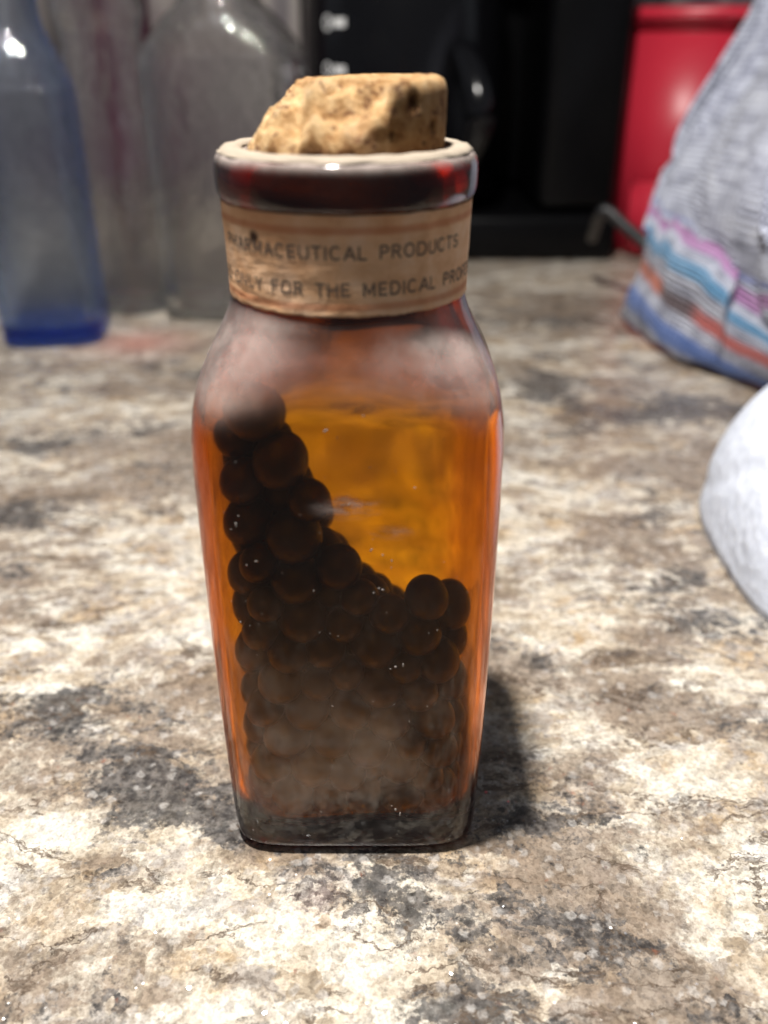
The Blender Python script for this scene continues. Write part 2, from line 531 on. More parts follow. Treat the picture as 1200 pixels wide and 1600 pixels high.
M_pill = simple('dark_coated_tablet', (0.014, 0.007, 0.005), 0.45, bscale=600, bstr=0.25, bdist=0.0004, var=0.5, vscale=260)
M_black = simple('black_plastic', (0.0025, 0.0025, 0.003), 0.30, var=0.3, spec=0.15)
M_blackgloss = simple('black_carafe_glass', (0.004, 0.004, 0.005), 0.16, spec=0.35)
M_mark = simple('white_print', (0.75, 0.75, 0.75), 0.5)
M_red = simple('red_plastic', (0.50, 0.022, 0.045), 0.38, bscale=30, bstr=0.15, bdist=0.002, var=0.12, vscale=20)
M_cord = simple('black_rubber', (0.012, 0.012, 0.014), 0.5)
def wall_mat():
    N = NT('streaky_stone_backsplash')
    P = N.tc.outputs['Object']
    n = N.noise(N.map(P, sc=(1, 1, 0.12)), 28, 4, 0.6, 0.3).outputs[0]
    n2 = N.noise(P, 9, 3).outputs[0]
    c = N.ramp(n, [(0.34, (0.08, 0.07, 0.072)), (0.48, (0.25, 0.22, 0.21)), (0.56, (0.55, 0.50, 0.46)), (0.68, (0.20, 0.18, 0.19))])
    c = N.mixc(N.mr(n2, 0.45, 0.65, 0, 0.6), c, (0.10, 0.06, 0.085))
    return N.done(N.bsdf(Base_Color=c, Roughness=0.4))


M_wall = wall_mat()
M_towel = towel_mat()
M_white = fluff_mat()
M_speck = simple('glass_seed', (0.30, 0.27, 0.25), 0.35, spec=0.5)

# ------------------------------------------------------------------ setting
X0, X1, Y0, Y1 = -0.60, 0.60, -0.120, 0.66
NX, NY = 241, 177
xs = np.linspace(X0, X1, NX)
ys = np.linspace(Y0, Y1, NY)
ys = np.concatenate([Y0 + 0.024 * (1 - np.cos(np.linspace(0, math.pi / 2, 12))), np.linspace(Y0 + 0.028, Y1, NY - 12)])
verts = [(x, y, (-(0.024 - math.sqrt(max(0, 0.024 ** 2 - max(0, Y0 + 0.024 - y) ** 2))) if y < Y0 + 0.024 else 0.0)) for y in ys for x in xs]   # rounded front edge
faces = [(j * NX + i, j * NX + i + 1, (j + 1) * NX + i + 1, (j + 1) * NX + i) for j in range(NY - 1) for i in range(NX - 1)]
nb = len(verts)
# slab edges and underside
ring = [i for i in range(NX)] + [j * NX + NX - 1 for j in range(1, NY)] + [(NY - 1) * NX + i for i in range(NX - 2, -1, -1)] + [j * NX for j in range(NY - 2, 0, -1)]
low = []
for r_ in ring:
    low.append(len(verts))
    verts.append((verts[r_][0], verts[r_][1], -0.03))
for k in range(len(ring)):
    k2 = (k + 1) % len(ring)
    faces.append((ring[k2], ring[k], low[k], low[k2]))
faces.append(tuple(low))
counter = mesh_obj('countertop', verts, faces, M_granite)
sharp(counter, 40)
tag(counter, 'polished cream, brown and charcoal granite counter under everything', kind='structure')


def field(spots):
    out = np.zeros(len(verts), dtype=np.float32)
    vx = np.array([v_[0] for v_ in verts])
    vy = np.array([v_[1] for v_ in verts])
    for (px, py, rx, ry, ang, s) in spots:
        gx, gy = ground(px, py)
        ax, _ = ground(px + rx, py)
        _, by = ground(px, py - ry)
        sx, sy = abs(ax - gx), abs(by - gy)
        ca, sa = math.cos(R(ang)), math.sin(R(ang))
        dx = (vx - gx) * ca + (vy - gy) * sa
        dy = -(vx - gx) * sa + (vy - gy) * ca
        out += s * np.exp(-((dx / sx) ** 2 + (dy / sy) ** 2))
    return np.clip(out, 0, 1.3)


F_dark = field([(250, 1235, 130, 55, 0, 1), (60, 1130, 110, 35, 0, .7), (400, 1285, 110, 45, -10, 1), (640, 1450, 110, 40, 0, .9),
                (730, 1560, 110, 40, 0, .9), (850, 1430, 60, 60, 0, .8), (1095, 985, 60, 25, 10, 1), (1060, 915, 90, 14, 10, .9),
                (985, 1015, 50, 18, 0, .8), (850, 600, 70, 22, 0, 1), (1080, 640, 110, 22, 0, .9), (930, 660, 80, 18, 0, .8),
                (230, 665, 50, 14, 0, .7), (60, 690, 60, 16, 0, .8), (330, 585, 80, 14, 0, .6), (30, 800, 60, 25, 0, .8),
                (150, 1080, 80, 25, 0, .6), (1060, 1240, 40, 40, 0, .6), (560, 1390, 160, 35, 0, .7), (160, 1370, 20, 14, 0, .9),
                (880, 900, 70, 18, 10, .5), (850, 500, 120, 12, 0, .6), (470, 1560, 80, 30, 0, .5), (960, 1470, 60, 50, 0, .6),
                (790, 1290, 60, 60, 0, .6)])
F_taupe = field([(870, 1050, 130, 30, 0, .6), (1040, 1110, 150, 45, 0, .9), (300, 705, 170, 35, 0, .9), (120, 770, 110, 22, 0, .9),
                 (900, 1400, 90, 90, 0, .9), (1090, 1560, 100, 60, 0, .8), (900, 480, 130, 20, 0, .9), (60, 900, 80, 25, 20, .7),
                 (200, 1110, 140, 30, 20, .8), (730, 1180, 120, 60, 0, .6), (300, 1500, 140, 50, 0, .5), (120, 1560, 140, 40, 0, .7),
                 (1000, 720, 140, 30, 0, .6), (920, 830, 80, 30, 0, .6), (400, 1200, 200, 70, 0, .7), (180, 600, 160, 20, 0, .6)])
F_cream = field([(250, 900, 150, 70, 20, 1), (60, 1010, 110, 35, 20, 1), (820, 830, 80, 60, 0, 1), (860, 1110, 90, 40, 0, 1),
                 (1020, 1200, 70, 60, 0, .7), (1170, 1540, 60, 80, 0, 1.2), (1130, 1230, 70, 60, 0, 1), (250, 1430, 260, 50, 0, 1),
                 (460, 1500, 130, 70, 0, 1), (50, 1310, 90, 50, 0, 1), (1150, 1050, 80, 35, 0, 1), (850, 435, 110, 18, 0, 1),
                 (900, 970, 90, 30, 20, .8), (70, 760, 60, 14, 0, .8), (350, 1000, 110, 40, 30, .9), (700, 1400, 60, 30, 0, .9),
                 (1060, 450, 80, 16, 0, .8), (130, 640, 100, 14, 0, .6), (950, 700, 100, 18, 0, .6)])
F_pink = field([(215, 535, 75, 18, 0, 1.0), (482, 1415, 26, 22, 0, .5)])
vx_ = np.array([v_[0] for v_ in verts])
vy_ = np.array([v_[1] for v_ in verts])
refl_shade = np.clip((-0.053 - vy_ + 0.010 * np.sin(vx_ * 60)) / 0.035, 0, 1) * np.clip(1.6 - np.abs(vx_) / 0.12, 0, 1)   # dark band painted in at the front edge to dim its reflection
F_dark = (F_dark + 1.5 * refl_shade).astype(np.float32)
F_cream = (F_cream * (1 - refl_shade)).astype(np.float32)
F_taupe = (F_taupe + refl_shade).astype(np.float32)
for nm, arr in (('dark', F_dark), ('taupe', F_taupe), ('cream', F_cream), ('pink', F_pink)):
    at = counter.data.attributes.new(nm, 'FLOAT', 'POINT')
    at.data.foreach_set('value', arr)

bm = bmesh.new()
box_bm(bm, (-0.60, 0.662, -0.03), (0.60, 0.69, 0.60))
wall = from_bm('wall', bm, M_wall, smooth=False)
tag(wall, 'dim grey brown kitchen wall behind the bottles', kind='structure')


# ------------------------------------------------------------------ bottles
def ring_pts(z, a, b, n, seg):
    out = []
    for k in range(seg):
        t = 2 * math.pi * k / seg
        c, s = abs(math.cos(t)), abs(math.sin(t))
        r = ((c / a) ** n + (s / b) ** n) ** (-1 / n)
        out.append((r * math.cos(t), r * math.sin(t), z))
    return out


def shell(name, prof, m, parent, seg=160, zfun=None, nout=None):
    """closed glass wall: outer rings from the base up, over the lip, inner rings back down"""
    vs, fs = [], []
    for i, (z, a, b, n) in enumerate(prof):
        pts = ring_pts(z, a, b, n, seg)
        if zfun:
            pts = [(x, y, zfun(i, x, y, zz)) for x, y, zz in pts]
        vs += pts
    for i in range(len(prof) - 1):
        for k in range(seg):
            k2 = (k + 1) % seg
            fs.append((i * seg + k, i * seg + k2, (i + 1) * seg + k2, (i + 1) * seg + k))
    c0 = len(vs)
    vs.append((0, 0, prof[0][0]))
    c1 = len(vs)
    zc = prof[-1][0]
    vs.append((0, 0, zfun(len(prof) - 1, 0, 0, zc) if zfun else zc))
    L = (len(prof) - 1) * seg
    for k in range(seg):
        k2 = (k + 1) % seg
        fs.append((c0, k2, k))
        fs.append((c1, L + k, L + k2))
    return mesh_obj(name, vs, fs, m, parent)


amber = empty('amber_bottle')
tag(amber, 'small square amber glass medicine bottle with age-browned paper neck label, in front on the granite', 'bottle')

outer = [(0.0008, .0100, .0090, 3.5), (0.0006, .0160, .0150, 4.0), (0.0000, .0185, .0172, 4.2), (0.0005, .0199, .0186, 4.6), (0.0016, .0206, .0193, 6.5),
         (0.0040, .0209, .0197, 6.5), (0.0120, .0212, .0199, 6.5), (0.030, .0216, .0201, 6.5), (0.050, .0218, .0202, 6.5),
         (0.068, .0218, .0202, 6.5), (0.0745, .0217, .0201, 6.0), (0.0785, .0213, .0198, 5.0), (0.0815, .0205, .0192, 3.8),
         (0.0843, .0192, .0183, 3.2), (0.0868, .0179, .0174, 2.7), (0.0890, .01690, .01680, 2.3), (0.0915, .01635, .01635, 2.0),
         (0.0960, .01640, .01640, 2.0), (0.1034, .01665, .01665, 2.0)]
lip = [(0.1037, .01680, .01680, 2.0), (0.1041, .01715, .01715, 2.0), (0.1047, .01735, .01735, 2.0), (0.1060, .01745, .01745, 2.0), (0.1074, .01745, .01745, 2.0),
       (0.1084, .01725, .01725, 2.0), (0.1091, .01675, .01675, 2.0), (0.1094, .0160, .0160, 2.0), (0.1095, .0150, .0150, 2.0),
       (0.1094, .0140, .0140, 2.0), (0.1088, .01335, .01335, 2.0), (0.1070, .0131, .0131, 2.0)]
inner = [(0.1000, .0131, .0131, 2.0), (0.0925, .0133, .0133, 2.0), (0.0885, .0143, .0142, 2.2), (0.0855, .0158, .0154, 2.6),
         (0.0825, .0180, .0172, 3.0), (0.0790, .0197, .0184, 4.6), (0.0740, .0202, .0187, 6), (0.060, .0204, .0189, 6.5),
         (0.040, .0204, .0189, 6.5), (0.020, .0202, .0187, 6.5), (0.0105, .0199, .0185, 6), (0.0070, .0192, .0179, 5),
         (0.0052, .0165, .0155, 3.6), (0.0044, .0140, .0130, 3.2), (0.0042, .0080, .0075, 2.6)]
po = catmull(outer, 4)
pl_ = catmull(lip, 3)
pi_ = catmull(inner, 4)
prof = po + pl_ + pi_
NB = len(prof)
NI = len(po) + len(pl_)


def wavy(i, x, y, z):
    if i >= NB - 22:      # uneven moulded floor of the bottle
        k = (i - (NB - 22)) / 22
        z += min(1, k * 2) * (0.0010 * math.sin(x * 170 + 0.8) - 0.0004 + 0.0004 * math.sin(y * 190))
    return z


shell('glass_body', prof, M_amber, amber, 192, wavy)

# paper / cork crumbs residue on top of the lip
vs, fs = [], []
SEG = 128
pr = [(.0138, .10952), (.0139, .10985), (.0150, .11000), (.0160, .10985), (.01660, .10945), (.01665, .10925)]
for k in range(SEG):
    t = 2 * math.pi * k / SEG
    for i, (r_, z_) in enumerate(pr):
        j = mnoise.noise(Vector((math.cos(t) * 6, math.sin(t) * 6, i * 0.7)))
        rr = r_ + (0.0003 * j if i > 2 else 0)
        vs.append((rr * math.cos(t), rr * math.sin(t), z_ + 0.00015 * j))
n_ = len(pr)
for k in range(SEG):
    k2 = (k + 1) % SEG
    for i in range(n_ - 1):
        fs.append((k * n_ + i, k * n_ + i + 1, k2 * n_ + i + 1, k2 * n_ + i))
o = mesh_obj('rim_residue', vs, fs, M_rim, amber)
tag(o, 'crumbly cream crust on top of the bottle lip')

# neck label: a band of paper with its own thickness, seam at the back right
def neck_r(z):
    return np.interp(z, [.0905, .0915, .0960, .1034], [.01650, .01635, .01640, .01665])


def blister(t, z):
    return 0.00010 * max(0, mnoise.noise(Vector((t * 6, z * 420, 3.0)))) + 0.00020 * math.exp(-((t - R(-52)) / 0.05) ** 2)


vs, fs = [], []
NS, NZ = 420, 40
a0, a1 = R(-262), R(88)
zlo, zhi = 0.0913, 0.1036
for j in range(NZ):
    v = j / (NZ - 1)
    for i in range(NS):
        t = a0 + (a1 - a0) * i / (NS - 1)
        jag_b = 0.00018 * mnoise.noise(Vector((t * 9, 1.3, 0))) + 0.00008 * mnoise.noise(Vector((t * 40, 1.3, 0)))
        jag_t = 0.00012 * mnoise.noise(Vector((t * 7, 7.3, 0)))
        z = zlo + jag_b + (zhi + jag_t - zlo - jag_b) * v
        # small blisters in the paper
        bl = blister(t, z)
        r = neck_r(z) + 0.00010 + bl
        vs.append((r * math.cos(t), r * math.sin(t), z))
for j in range(NZ - 1):
    for i in range(NS - 1):
        fs.append((j * NS + i, j * NS + i + 1, (j + 1) * NS + i + 1, (j + 1) * NS + i))
lab = mesh_obj('neck_label', vs, fs, M_paper, amber)
md = lab.modifiers.new('thickness', 'SOLIDIFY')
md.thickness = 0.00012
md.offset = 1


def arc(cx, cy, rx, ry, a, b, n=7):
    return [(cx + rx * math.cos(R(a + (b - a) * k / n)), cy + ry * math.sin(R(a + (b - a) * k / n))) for k in range(n + 1)]


# wide printed capitals drawn as pen strokes: (advance width, strokes), cap height 1
GLYPH = {
    'A': (0.92, [[(0, 0), (.42, 1)], [(.42, 1), (.84, 0)], [(.16, .34), (.68, .34)]]),
    'C': (0.92, [arc(.42, .5, .40, .48, 48, 312, 14)]),
    'D': (0.90, [[(.05, 0), (.05, 1)], [(.05, .97), (.36, .97)] + arc(.36, .5, .42, .47, 80, -80, 9) + [(.36, .03), (.05, .03)]]),
    'E': (0.78, [[(.05, 0), (.05, 1)], [(.05, .96), (.64, .96)], [(.05, .5), (.56, .5)], [(.05, .04), (.66, .04)]]),
    'F': (0.74, [[(.05, 0), (.05, 1)], [(.05, .96), (.64, .96)], [(.05, .5), (.54, .5)]]),
    'H': (0.92, [[(.05, 0), (.05, 1)], [(.75, 0), (.75, 1)], [(.05, .5), (.75, .5)]]),
    'I': (0.30, [[(.10, 0), (.10, 1)]]),
    'L': (0.74, [[(.05, 0), (.05, 1)], [(.05, .04), (.62, .04)]]),
    'M': (1.08, [[(.05, 0), (.05, 1)], [(.05, 1), (.46, .20)], [(.46, .20), (.87, 1)], [(.87, 0), (.87, 1)]]),
    'N': (0.94, [[(.05, 0), (.05, 1)], [(.05, 1), (.75, 0)], [(.75, 0), (.75, 1)]]),
    'O': (1.02, [arc(.46, .5, .42, .48, 0, 360, 18)]),
    'P': (0.80, [[(.05, 0), (.05, 1)], [(.05, .96), (.38, .96)] + arc(.38, .73, .26, .23, 80, -80, 7) + [(.05, .50)]]),
    'R': (0.86, [[(.05, 0), (.05, 1)], [(.05, .96), (.38, .96)] + arc(.38, .74, .26, .22, 80, -80, 7) + [(.05, .52)], [(.36, .50), (.72, 0)]]),
    'S': (0.82, [arc(.37, .73, .29, .23, 35, 250, 9) + arc(.37, .27, .31, .23, 75, -145, 9)]),
    'T': (0.80, [[(.36, 0), (.36, 1)], [(0, .96), (.72, .96)]]),
    'U': (0.92, [[(.05, 1), (.05, .36)] + arc(.41, .36, .36, .33, 180, 360, 9) + [(.77, 1)]]),
    'Y': (0.86, [[(.40, 0), (.40, .48)], [(.40, .48), (.02, 1)], [(.40, .48), (.78, 1)]]),
    ' ': (0.62, []),
}


def wrap_text(txt, cap, zbase, th_center, name):
    rl = random.Random(len(txt))
    quads = []
    x = 0.0
    wd = 0.085
    for ch in txt:
        adv, strokes = GLYPH[ch]
        dy = rl.uniform(-.02, .02)
        for si, st in enumerate(strokes):
            for (p, q) in zip(st[:-1], st[1:]):
                L_ = math.hypot(q[0] - p[0], q[1] - p[1])
                n = max(1, int(L_ / 0.25))
                ux, uy = (q[0] - p[0]) / L_, (q[1] - p[1]) / L_
                for k in range(n):
                    ax, ay = p[0] + (q[0] - p[0]) * k / n - ux * .02, p[1] + (q[1] - p[1]) * k / n - uy * .02
                    bx_, by_ = p[0] + (q[0] - p[0]) * (k + 1) / n + ux * .02, p[1] + (q[1] - p[1]) * (k + 1) / n + uy * .02
                    quads.append([(x + ax - uy * wd, ay + ux * wd + dy), (x + ax + uy * wd, ay - ux * wd + dy),
                                  (x + bx_ + uy * wd, by_ - ux * wd + dy), (x + bx_ - uy * wd, by_ + ux * wd + dy)])
        x += adv + 0.16
    half = x / 2
    vs_, fs_ = [], []
    for qi, qd in enumerate(quads):
        b_ = len(vs_)
        for (px_, py_) in qd:
            X = (px_ - half) * cap
            z = zbase + py_ * cap
            th = R(th_center) + X / 0.0166
            rad = neck_r(z) + 0.00010 + blister(th, z) + 0.00012 + 0.00003 + (qi % 7) * 0.000003
            vs_.append((rad * math.cos(th), rad * math.sin(th), z))
        fs_.append((b_, b_ + 1, b_ + 2, b_ + 3))
    return mesh_obj(name, vs_, fs_, M_ink, lab, smooth=False)


wrap_text('PHARMACEUTICAL PRODUCTS', 0.00158, 0.0984, -92, 'lettering')
wrap_text('SUPPLIED ONLY FOR THE MEDICAL PROFESSION', 0.00158, 0.0939, -91, 'lettering')

# seeds, chips and dust grains fused to the outside of the glass: one speckle part
bm = bmesh.new()
rs = random.Random(11)


def surf_pt(x, z):
    a_ = np.interp(z, [p[0] for p in outer[2:]], [p[1] for p in outer[2:]])
    b_ = np.interp(z, [p[0] for p in outer[2:]], [p[2] for p in outer[2:]])
    n__ = 6.5 if z < 0.074 else 5.0
    return -b_ * (max(0, 1 - (abs(x) / a_) ** n__)) ** (1 / n__)


speck = []
for (px, py, s) in [(508, 675, .00020), (568, 653, .00014), (648, 763, .00020), (712, 620, .00012), (728, 672, .00012), (598, 868, .0002), (612, 877, .00016),
                    (580, 860, .00016), (592, 920, .00022), (584, 927, .00018), (598, 922, .0002), (618, 1043, .0003), (610, 1046, .0002), (630, 1040, .0002),
                    (360, 830, .00018), (368, 822, .00022), (372, 808, .00018), (385, 885, .00016), (400, 878, .00014), (490, 924, .00012), (545, 789, .00014),
                    (618, 1268, .0003), (625, 1275, .00025), (612, 1262, .0002), (533, 790, .0001), (375, 975, .0002), (670, 990, .0001)]:
    e = elev(py)
    d = 0.1268 - 0.0203
    z = CAM.z - d * math.tan(e)
    dep = d * math.cos(R(PITCH)) + d * math.tan(e) * math.sin(R(PITCH))
    speck.append((CAM.x + (px - 600) / FPX * dep, z, s * 0.65))
for _ in range(110):
    speck.append((rs.uniform(-.0175, .0175), rs.uniform(.004, .078) ** 1.0, rs.choice([.00003, .00004, .00005, .00007])))
for (x, z, s) in speck:
    y = surf_pt(x, z)
    mat_s = bmesh.ops.create_icosphere(bm, subdivisions=2, radius=s)
    ang = rs.uniform(0, 3.14)
    el = rs.choice([1, 1.5, 2.4, 4.0])
    for v_ in mat_s['verts']:
        c = v_.co.copy()
        c.y *= 0.45
        c.x *= el * 0.7
        c.x, c.z = c.x * math.cos(ang) - c.z * math.sin(ang), c.x * math.sin(ang) + c.z * math.cos(ang)
        v_.co = c + Vector((x, y - s * 0.1, z))
o = from_bm('glass_specks', bm, M_speck, amber)
tag(o, 'tiny seeds and dust grains on the front pane', kind='stuff')

# ---- cork stopper, its near left half broken away
Rc = 0.0129
cork = None
NR, NT_ = 70, 220
ZB, ZR, ZT = 0.0975, 0.1096, 0.1177
vs, fs = [], []


HBX = [-.0129, -.0105, -.0092, -.0075, -.0052, -.0035, -.0020, .0003, .0022, .0040, .0052, .0060, .0070, .0084]
HBV = [0.02, .10, .22, .12, .16, .45, .24, .24, .36, .52, .58, .86, 1.0, 1.25]


def cork_top(x, y):
    nz1 = mnoise.fractal(Vector((x * 420, y * 420, 1.7)), 0.8, 2.1, 5)
    nz2 = mnoise.noise(Vector((x * 260, y * 260, 5.7)))
    nz3 = mnoise.noise(Vector((x * 700, y * 700, 2.2)))
    top = ZT - 0.03 * max(0, -x) + 0.00016 * nz1 + 0.00015 * nz2 + 0.02 * x
    H = ZT - ZR
    yf = -math.sqrt(max(0.0, 0.0129 ** 2 - x * x))
    back = (y - yf)
    hb = ZR + H * np.interp(x + 0.0005 * nz3, HBX, HBV)
    # the broken face climbs away from the camera in steps
    ys_ = hb + back * 0.66 + 0.0012 * nz2 * min(1, back / 0.002) + 0.0006 * math.sin(back * 1500 + nz2 * 3) * min(1, back / 0.003)
    xs_ = ZR + (x + 0.0132) * 1.02 + 0.0008 * nz2 + (y * 0.10 if y < 0 else 0)
    h = min(ys_, xs_)
    h += 0.0008 * nz1 + 0.0006 * nz3
    h = min(h, top)
    rr_ = math.hypot(x, y) / 0.0129
    h -= 0.0005 * max(0, (rr_ - 0.92) / 0.08) ** 2
    return max(h, ZR + 0.0003 + 0.0003 * nz2)


ctr = 0
for i in range(1, NR + 1):
    r = Rc * (i / NR) ** 0.8
    for k in range(NT_):
        t = 2 * math.pi * k / NT_
        x, y = r * math.cos(t), r * math.sin(t)
        z = cork_top(x, y)
        if i == NR:
            z -= 0.00035
        elif i == NR - 1:
            z -= 0.0001
        vs.append((x, y, z))
cidx = len(vs)
vs.append((0, 0, cork_top(0, 0)))
for k in range(NT_):
    fs.append((cidx, k, (k + 1) % NT_))
for i in range(NR - 1):
    for k in range(NT_):
        k2 = (k + 1) % NT_
        fs.append((i * NT_ + k, (i + 1) * NT_ + k, (i + 1) * NT_ + k2, i * NT_ + k2))
top0 = (NR - 1) * NT_
prev = top0
NSIDE = 26
for j in range(1, NSIDE + 1):
    base_i = len(vs)
    for k in range(NT_):
        t = 2 * math.pi * k / NT_
        ztop = vs[top0 + k][2]
        z = ztop + (ZB - ztop) * j / NSIDE
        rr = Rc - (ZT - z) * 0.015
        nn = mnoise.fractal(Vector((math.cos(t) * 6, math.sin(t) * 6, z * 500)), 0.9, 2.2, 4)
        rr += 0.00010 * nn + 0.0002
        # lenticel pits
        for (ta, tz, pr_) in ((-49, .1156, .0007), (-31, .1128, .0006), (-62, .1120, .0004)):
            dd = math.hypot((t if t < math.pi else t - 2 * math.pi) * Rc - R(ta) * Rc, z - tz)
            rr -= 0.0009 * math.exp(-(dd / pr_) ** 2)
        if z < 0.1092:
            rr = min(rr, 0.01290)
        vs.append((rr * math.cos(t), rr * math.sin(t), z))
    for k in range(NT_):
        k2 = (k + 1) % NT_
        fs.append((prev + k, base_i + k, base_i + k2, prev + k2))
    prev = base_i
fs.append(tuple(prev + k for k in range(NT_))[::-1])
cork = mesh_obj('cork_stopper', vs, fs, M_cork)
darkened = [0.0] * len(vs)  # how much painted shade each vertex takes: side wall most
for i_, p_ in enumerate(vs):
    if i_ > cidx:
        darkened[i_] = 1.0
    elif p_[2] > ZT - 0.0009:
        darkened[i_] = 0.45
at = cork.data.attributes.new('darkened', 'FLOAT', 'POINT')
at.data.foreach_set('value', darkened)
sharp(cork, 50)
tag(cork, 'crumbling tan cork with its near left side broken off, pushed into the amber bottle', 'cork')

# ---- dark round tablets heaped inside, higher against the left wall
rp = np.random.RandomState(5)
PR = 0.0035


def cap_h(x, y):
    zf = np.interp(x, [-.019, -.015, -.0125, -.009, -.004, .001, .008, .012, .019], [.096, .092, .086, .076, .065, .055, .049, .051, .062])
    return zf - 0.76 * (y + 0.017)


AX, AY = 0.0197, 0.0183
pts = []
dx = PR * 1.82
zz = 0.0055 + PR
row = 0
while zz < 0.084:
    for yy in np.arange(-AY + PR + (row % 2) * PR * 0.9, AY - PR + 1e-6, dx * 0.90):
        for xx in np.arange(-AX + PR + (row % 2) * PR * 0.9, AX - PR + 1e-6, dx):
            if zz < cap_h(xx, yy) - PR * 0.2:
                pts.append((xx, yy, zz))
    zz += dx * 0.72
    row += 1
P_ = np.array(pts) + rp.uniform(-.0022, .0022, (len(pts), 3))
RAD = PR * rp.uniform(0.74, 1.22, len(pts))
CR = 0.006
for it in range(320):
    D = P_[:, None, :] - P_[None, :, :]
    L = np.sqrt((D ** 2).sum(-1)) + np.eye(len(P_))
    ov = np.maximum(0, (RAD[:, None] + RAD[None, :]) * 0.93 - L)
    np.fill_diagonal(ov, 0)
    P_ += (D / L[..., None] * ov[..., None]).sum(1) * 0.28
    if it < 250:
        P_[:, 2] -= 0.00004
        P_[:, 1] -= 0.00003
    lx, ly = AX - RAD, AY - RAD
    P_[:, 0] = np.clip(P_[:, 0], -lx, lx)
    P_[:, 1] = np.clip(P_[:, 1], -ly, ly)
    q_ = ((np.abs(P_[:, 0]) / (lx * 1.01)) ** 6 + (np.abs(P_[:, 1]) / (ly * 1.01)) ** 6) ** (1 / 6)
    sc = np.where(q_ > 1, 1 / np.maximum(q_, 1e-6), 1)
    P_[:, 0] *= sc
    P_[:, 1] *= sc
    P_[:, 2] = np.clip(P_[:, 2], 0.0058 + RAD, 0.0786)
ok_ = P_[:, 2] < np.array([cap_h(p[0], p[1]) for p in P_]) + PR * 0.25
P_, RAD = P_[ok_], RAD[ok_]
bm = bmesh.new()
bmesh.ops.create_uvsphere(bm, u_segments=28, v_segments=18, radius=PR)
for v_ in bm.verts:
    v_.co.z *= 0.93
pm = bpy.data.meshes.new('tablet')
bm.to_mesh(pm)
bm.free()
pm.polygons.foreach_set('use_smooth', [True] * len(pm.polygons))
pm.materials.append(M_pill)
keep = [tuple(p) + (RAD[k_] / PR,) for k_, p in enumerate(P_) if not (p[2] > .0735 and abs(p[0]) > .0150) and ( (p[1] < -AY + PR * 3.4) or (abs(p[0]) > AX - PR * 3.2) or p[2] > cap_h(p[0], p[1]) - PR * 3.5 or p[1] > AY - PR * 2.2)]
# the two that glint at the upper left
left = sorted([p for p in keep if p[0] < -0.010 and p[1] < -0.006], key=lambda p: -p[2])
spec_lab = {id(left[0]): 'topmost dark tablet against the upper left wall inside the amber bottle',
            id(left[1]): 'dark tablet just under the topmost one at the upper left inside the amber bottle'}
for p in keep:
    o = bpy.data.objects.new('tablet', pm)
    COL.objects.link(o)
    o.location = p[:3]
    o.scale = (p[3], p[3], p[3])
    o.rotation_euler = tuple(rp.uniform(0, 6.28, 3))
    tag(o, spec_lab.get(id(p), 'dark brown round tablet in the heap filling the amber bottle'), 'tablet', 'tablets heaped inside the amber bottle')


# ---- background bottles
def glass_bottle(name, loc, rz, prof_o, wallt, m, seg=96, floor=0.005):
    t = empty(name, loc, rz)
    po_ = catmull(prof_o, 5)
    top = prof_o[-1]
    pin = [(z, a - wallt, b - wallt, max(2.0, n - .5)) for (z, a, b, n) in prof_o[::-1] if z > floor + 0.004]
    pin += [(floor + 0.002, prof_o[3][1] - wallt * 1.4, prof_o[3][2] - wallt * 1.4, prof_o[3][3]),
            (floor, (prof_o[3][1] - wallt) * 0.8, (prof_o[3][2] - wallt) * 0.8, 3), (floor + 0.001, 0.006, 0.006, 2)]
    pin_ = catmull(pin, 5)
    rimr = [(top[0] + 0.0006, top[1] - wallt * 0.3, top[2] - wallt * 0.3, top[3]), (top[0] + 0.0006, top[1] - wallt * 0.7, top[2] - wallt * 0.7, top[3])]
    shell('glass_body', po_ + rimr + pin_, m, t, seg)
    return t


bx, by = ground(90, 545)
blue = glass_bottle('blue_bottle', (bx - 0.006, by + 0.021, 0), R(8),
                    [(0.0006, .012, .012, 3), (0.0, .0185, .0185, 4), (0.002, .0215, .0215, 4), (0.008, .0222, .0222, 4), (0.05, .0222, .0222, 4),
                     (0.098, .0222, .0222, 4), (0.106, .0215, .0215, 3.5), (0.114, .0190, .0190, 3), (0.122, .0158, .0158, 2.3), (0.130, .0135, .0135, 2),
                     (0.145, .0128, .0128, 2), (0.156, .0128, .0128, 2), (0.158, .0150, .0150, 2), (0.164, .0150, .0150, 2), (0.166, .0145, .0145, 2)],
                    0.0020, M_blue, floor=0.010)
tag(blue, 'pale blue glass bottle with thick blue base, leftmost of the three bottles at the back', 'bottle')

bx, by = ground(368, 505)
clr = glass_bottle('clear_bottle', (bx, by + 0.024, 0), R(-4),
                   [(0.0006, .020, .014, 3), (0.0, .0310, .019, 4), (0.002, .0345, .0235, 5), (0.008, .0352, .0240, 6), (0.05, .0355, .0240, 6),
                    (0.108, .0355, .0240, 6), (0.117, .0345, .0235, 5), (0.124, .0310, .0220, 3.5), (0.131, .0250, .0195, 2.6), (0.138, .0180, .0165, 2),
                    (0.150, .0145, .0145, 2), (0.165, .0142, .0142, 2), (0.167, .0165, .0165, 2), (0.174, .0165, .0165, 2), (0.176, .0160, .0160, 2)],
                   0.0018, M_clear, floor=0.007)
tag(clr, 'wide clear flask-shaped glass bottle behind the left of the amber bottle', 'bottle')

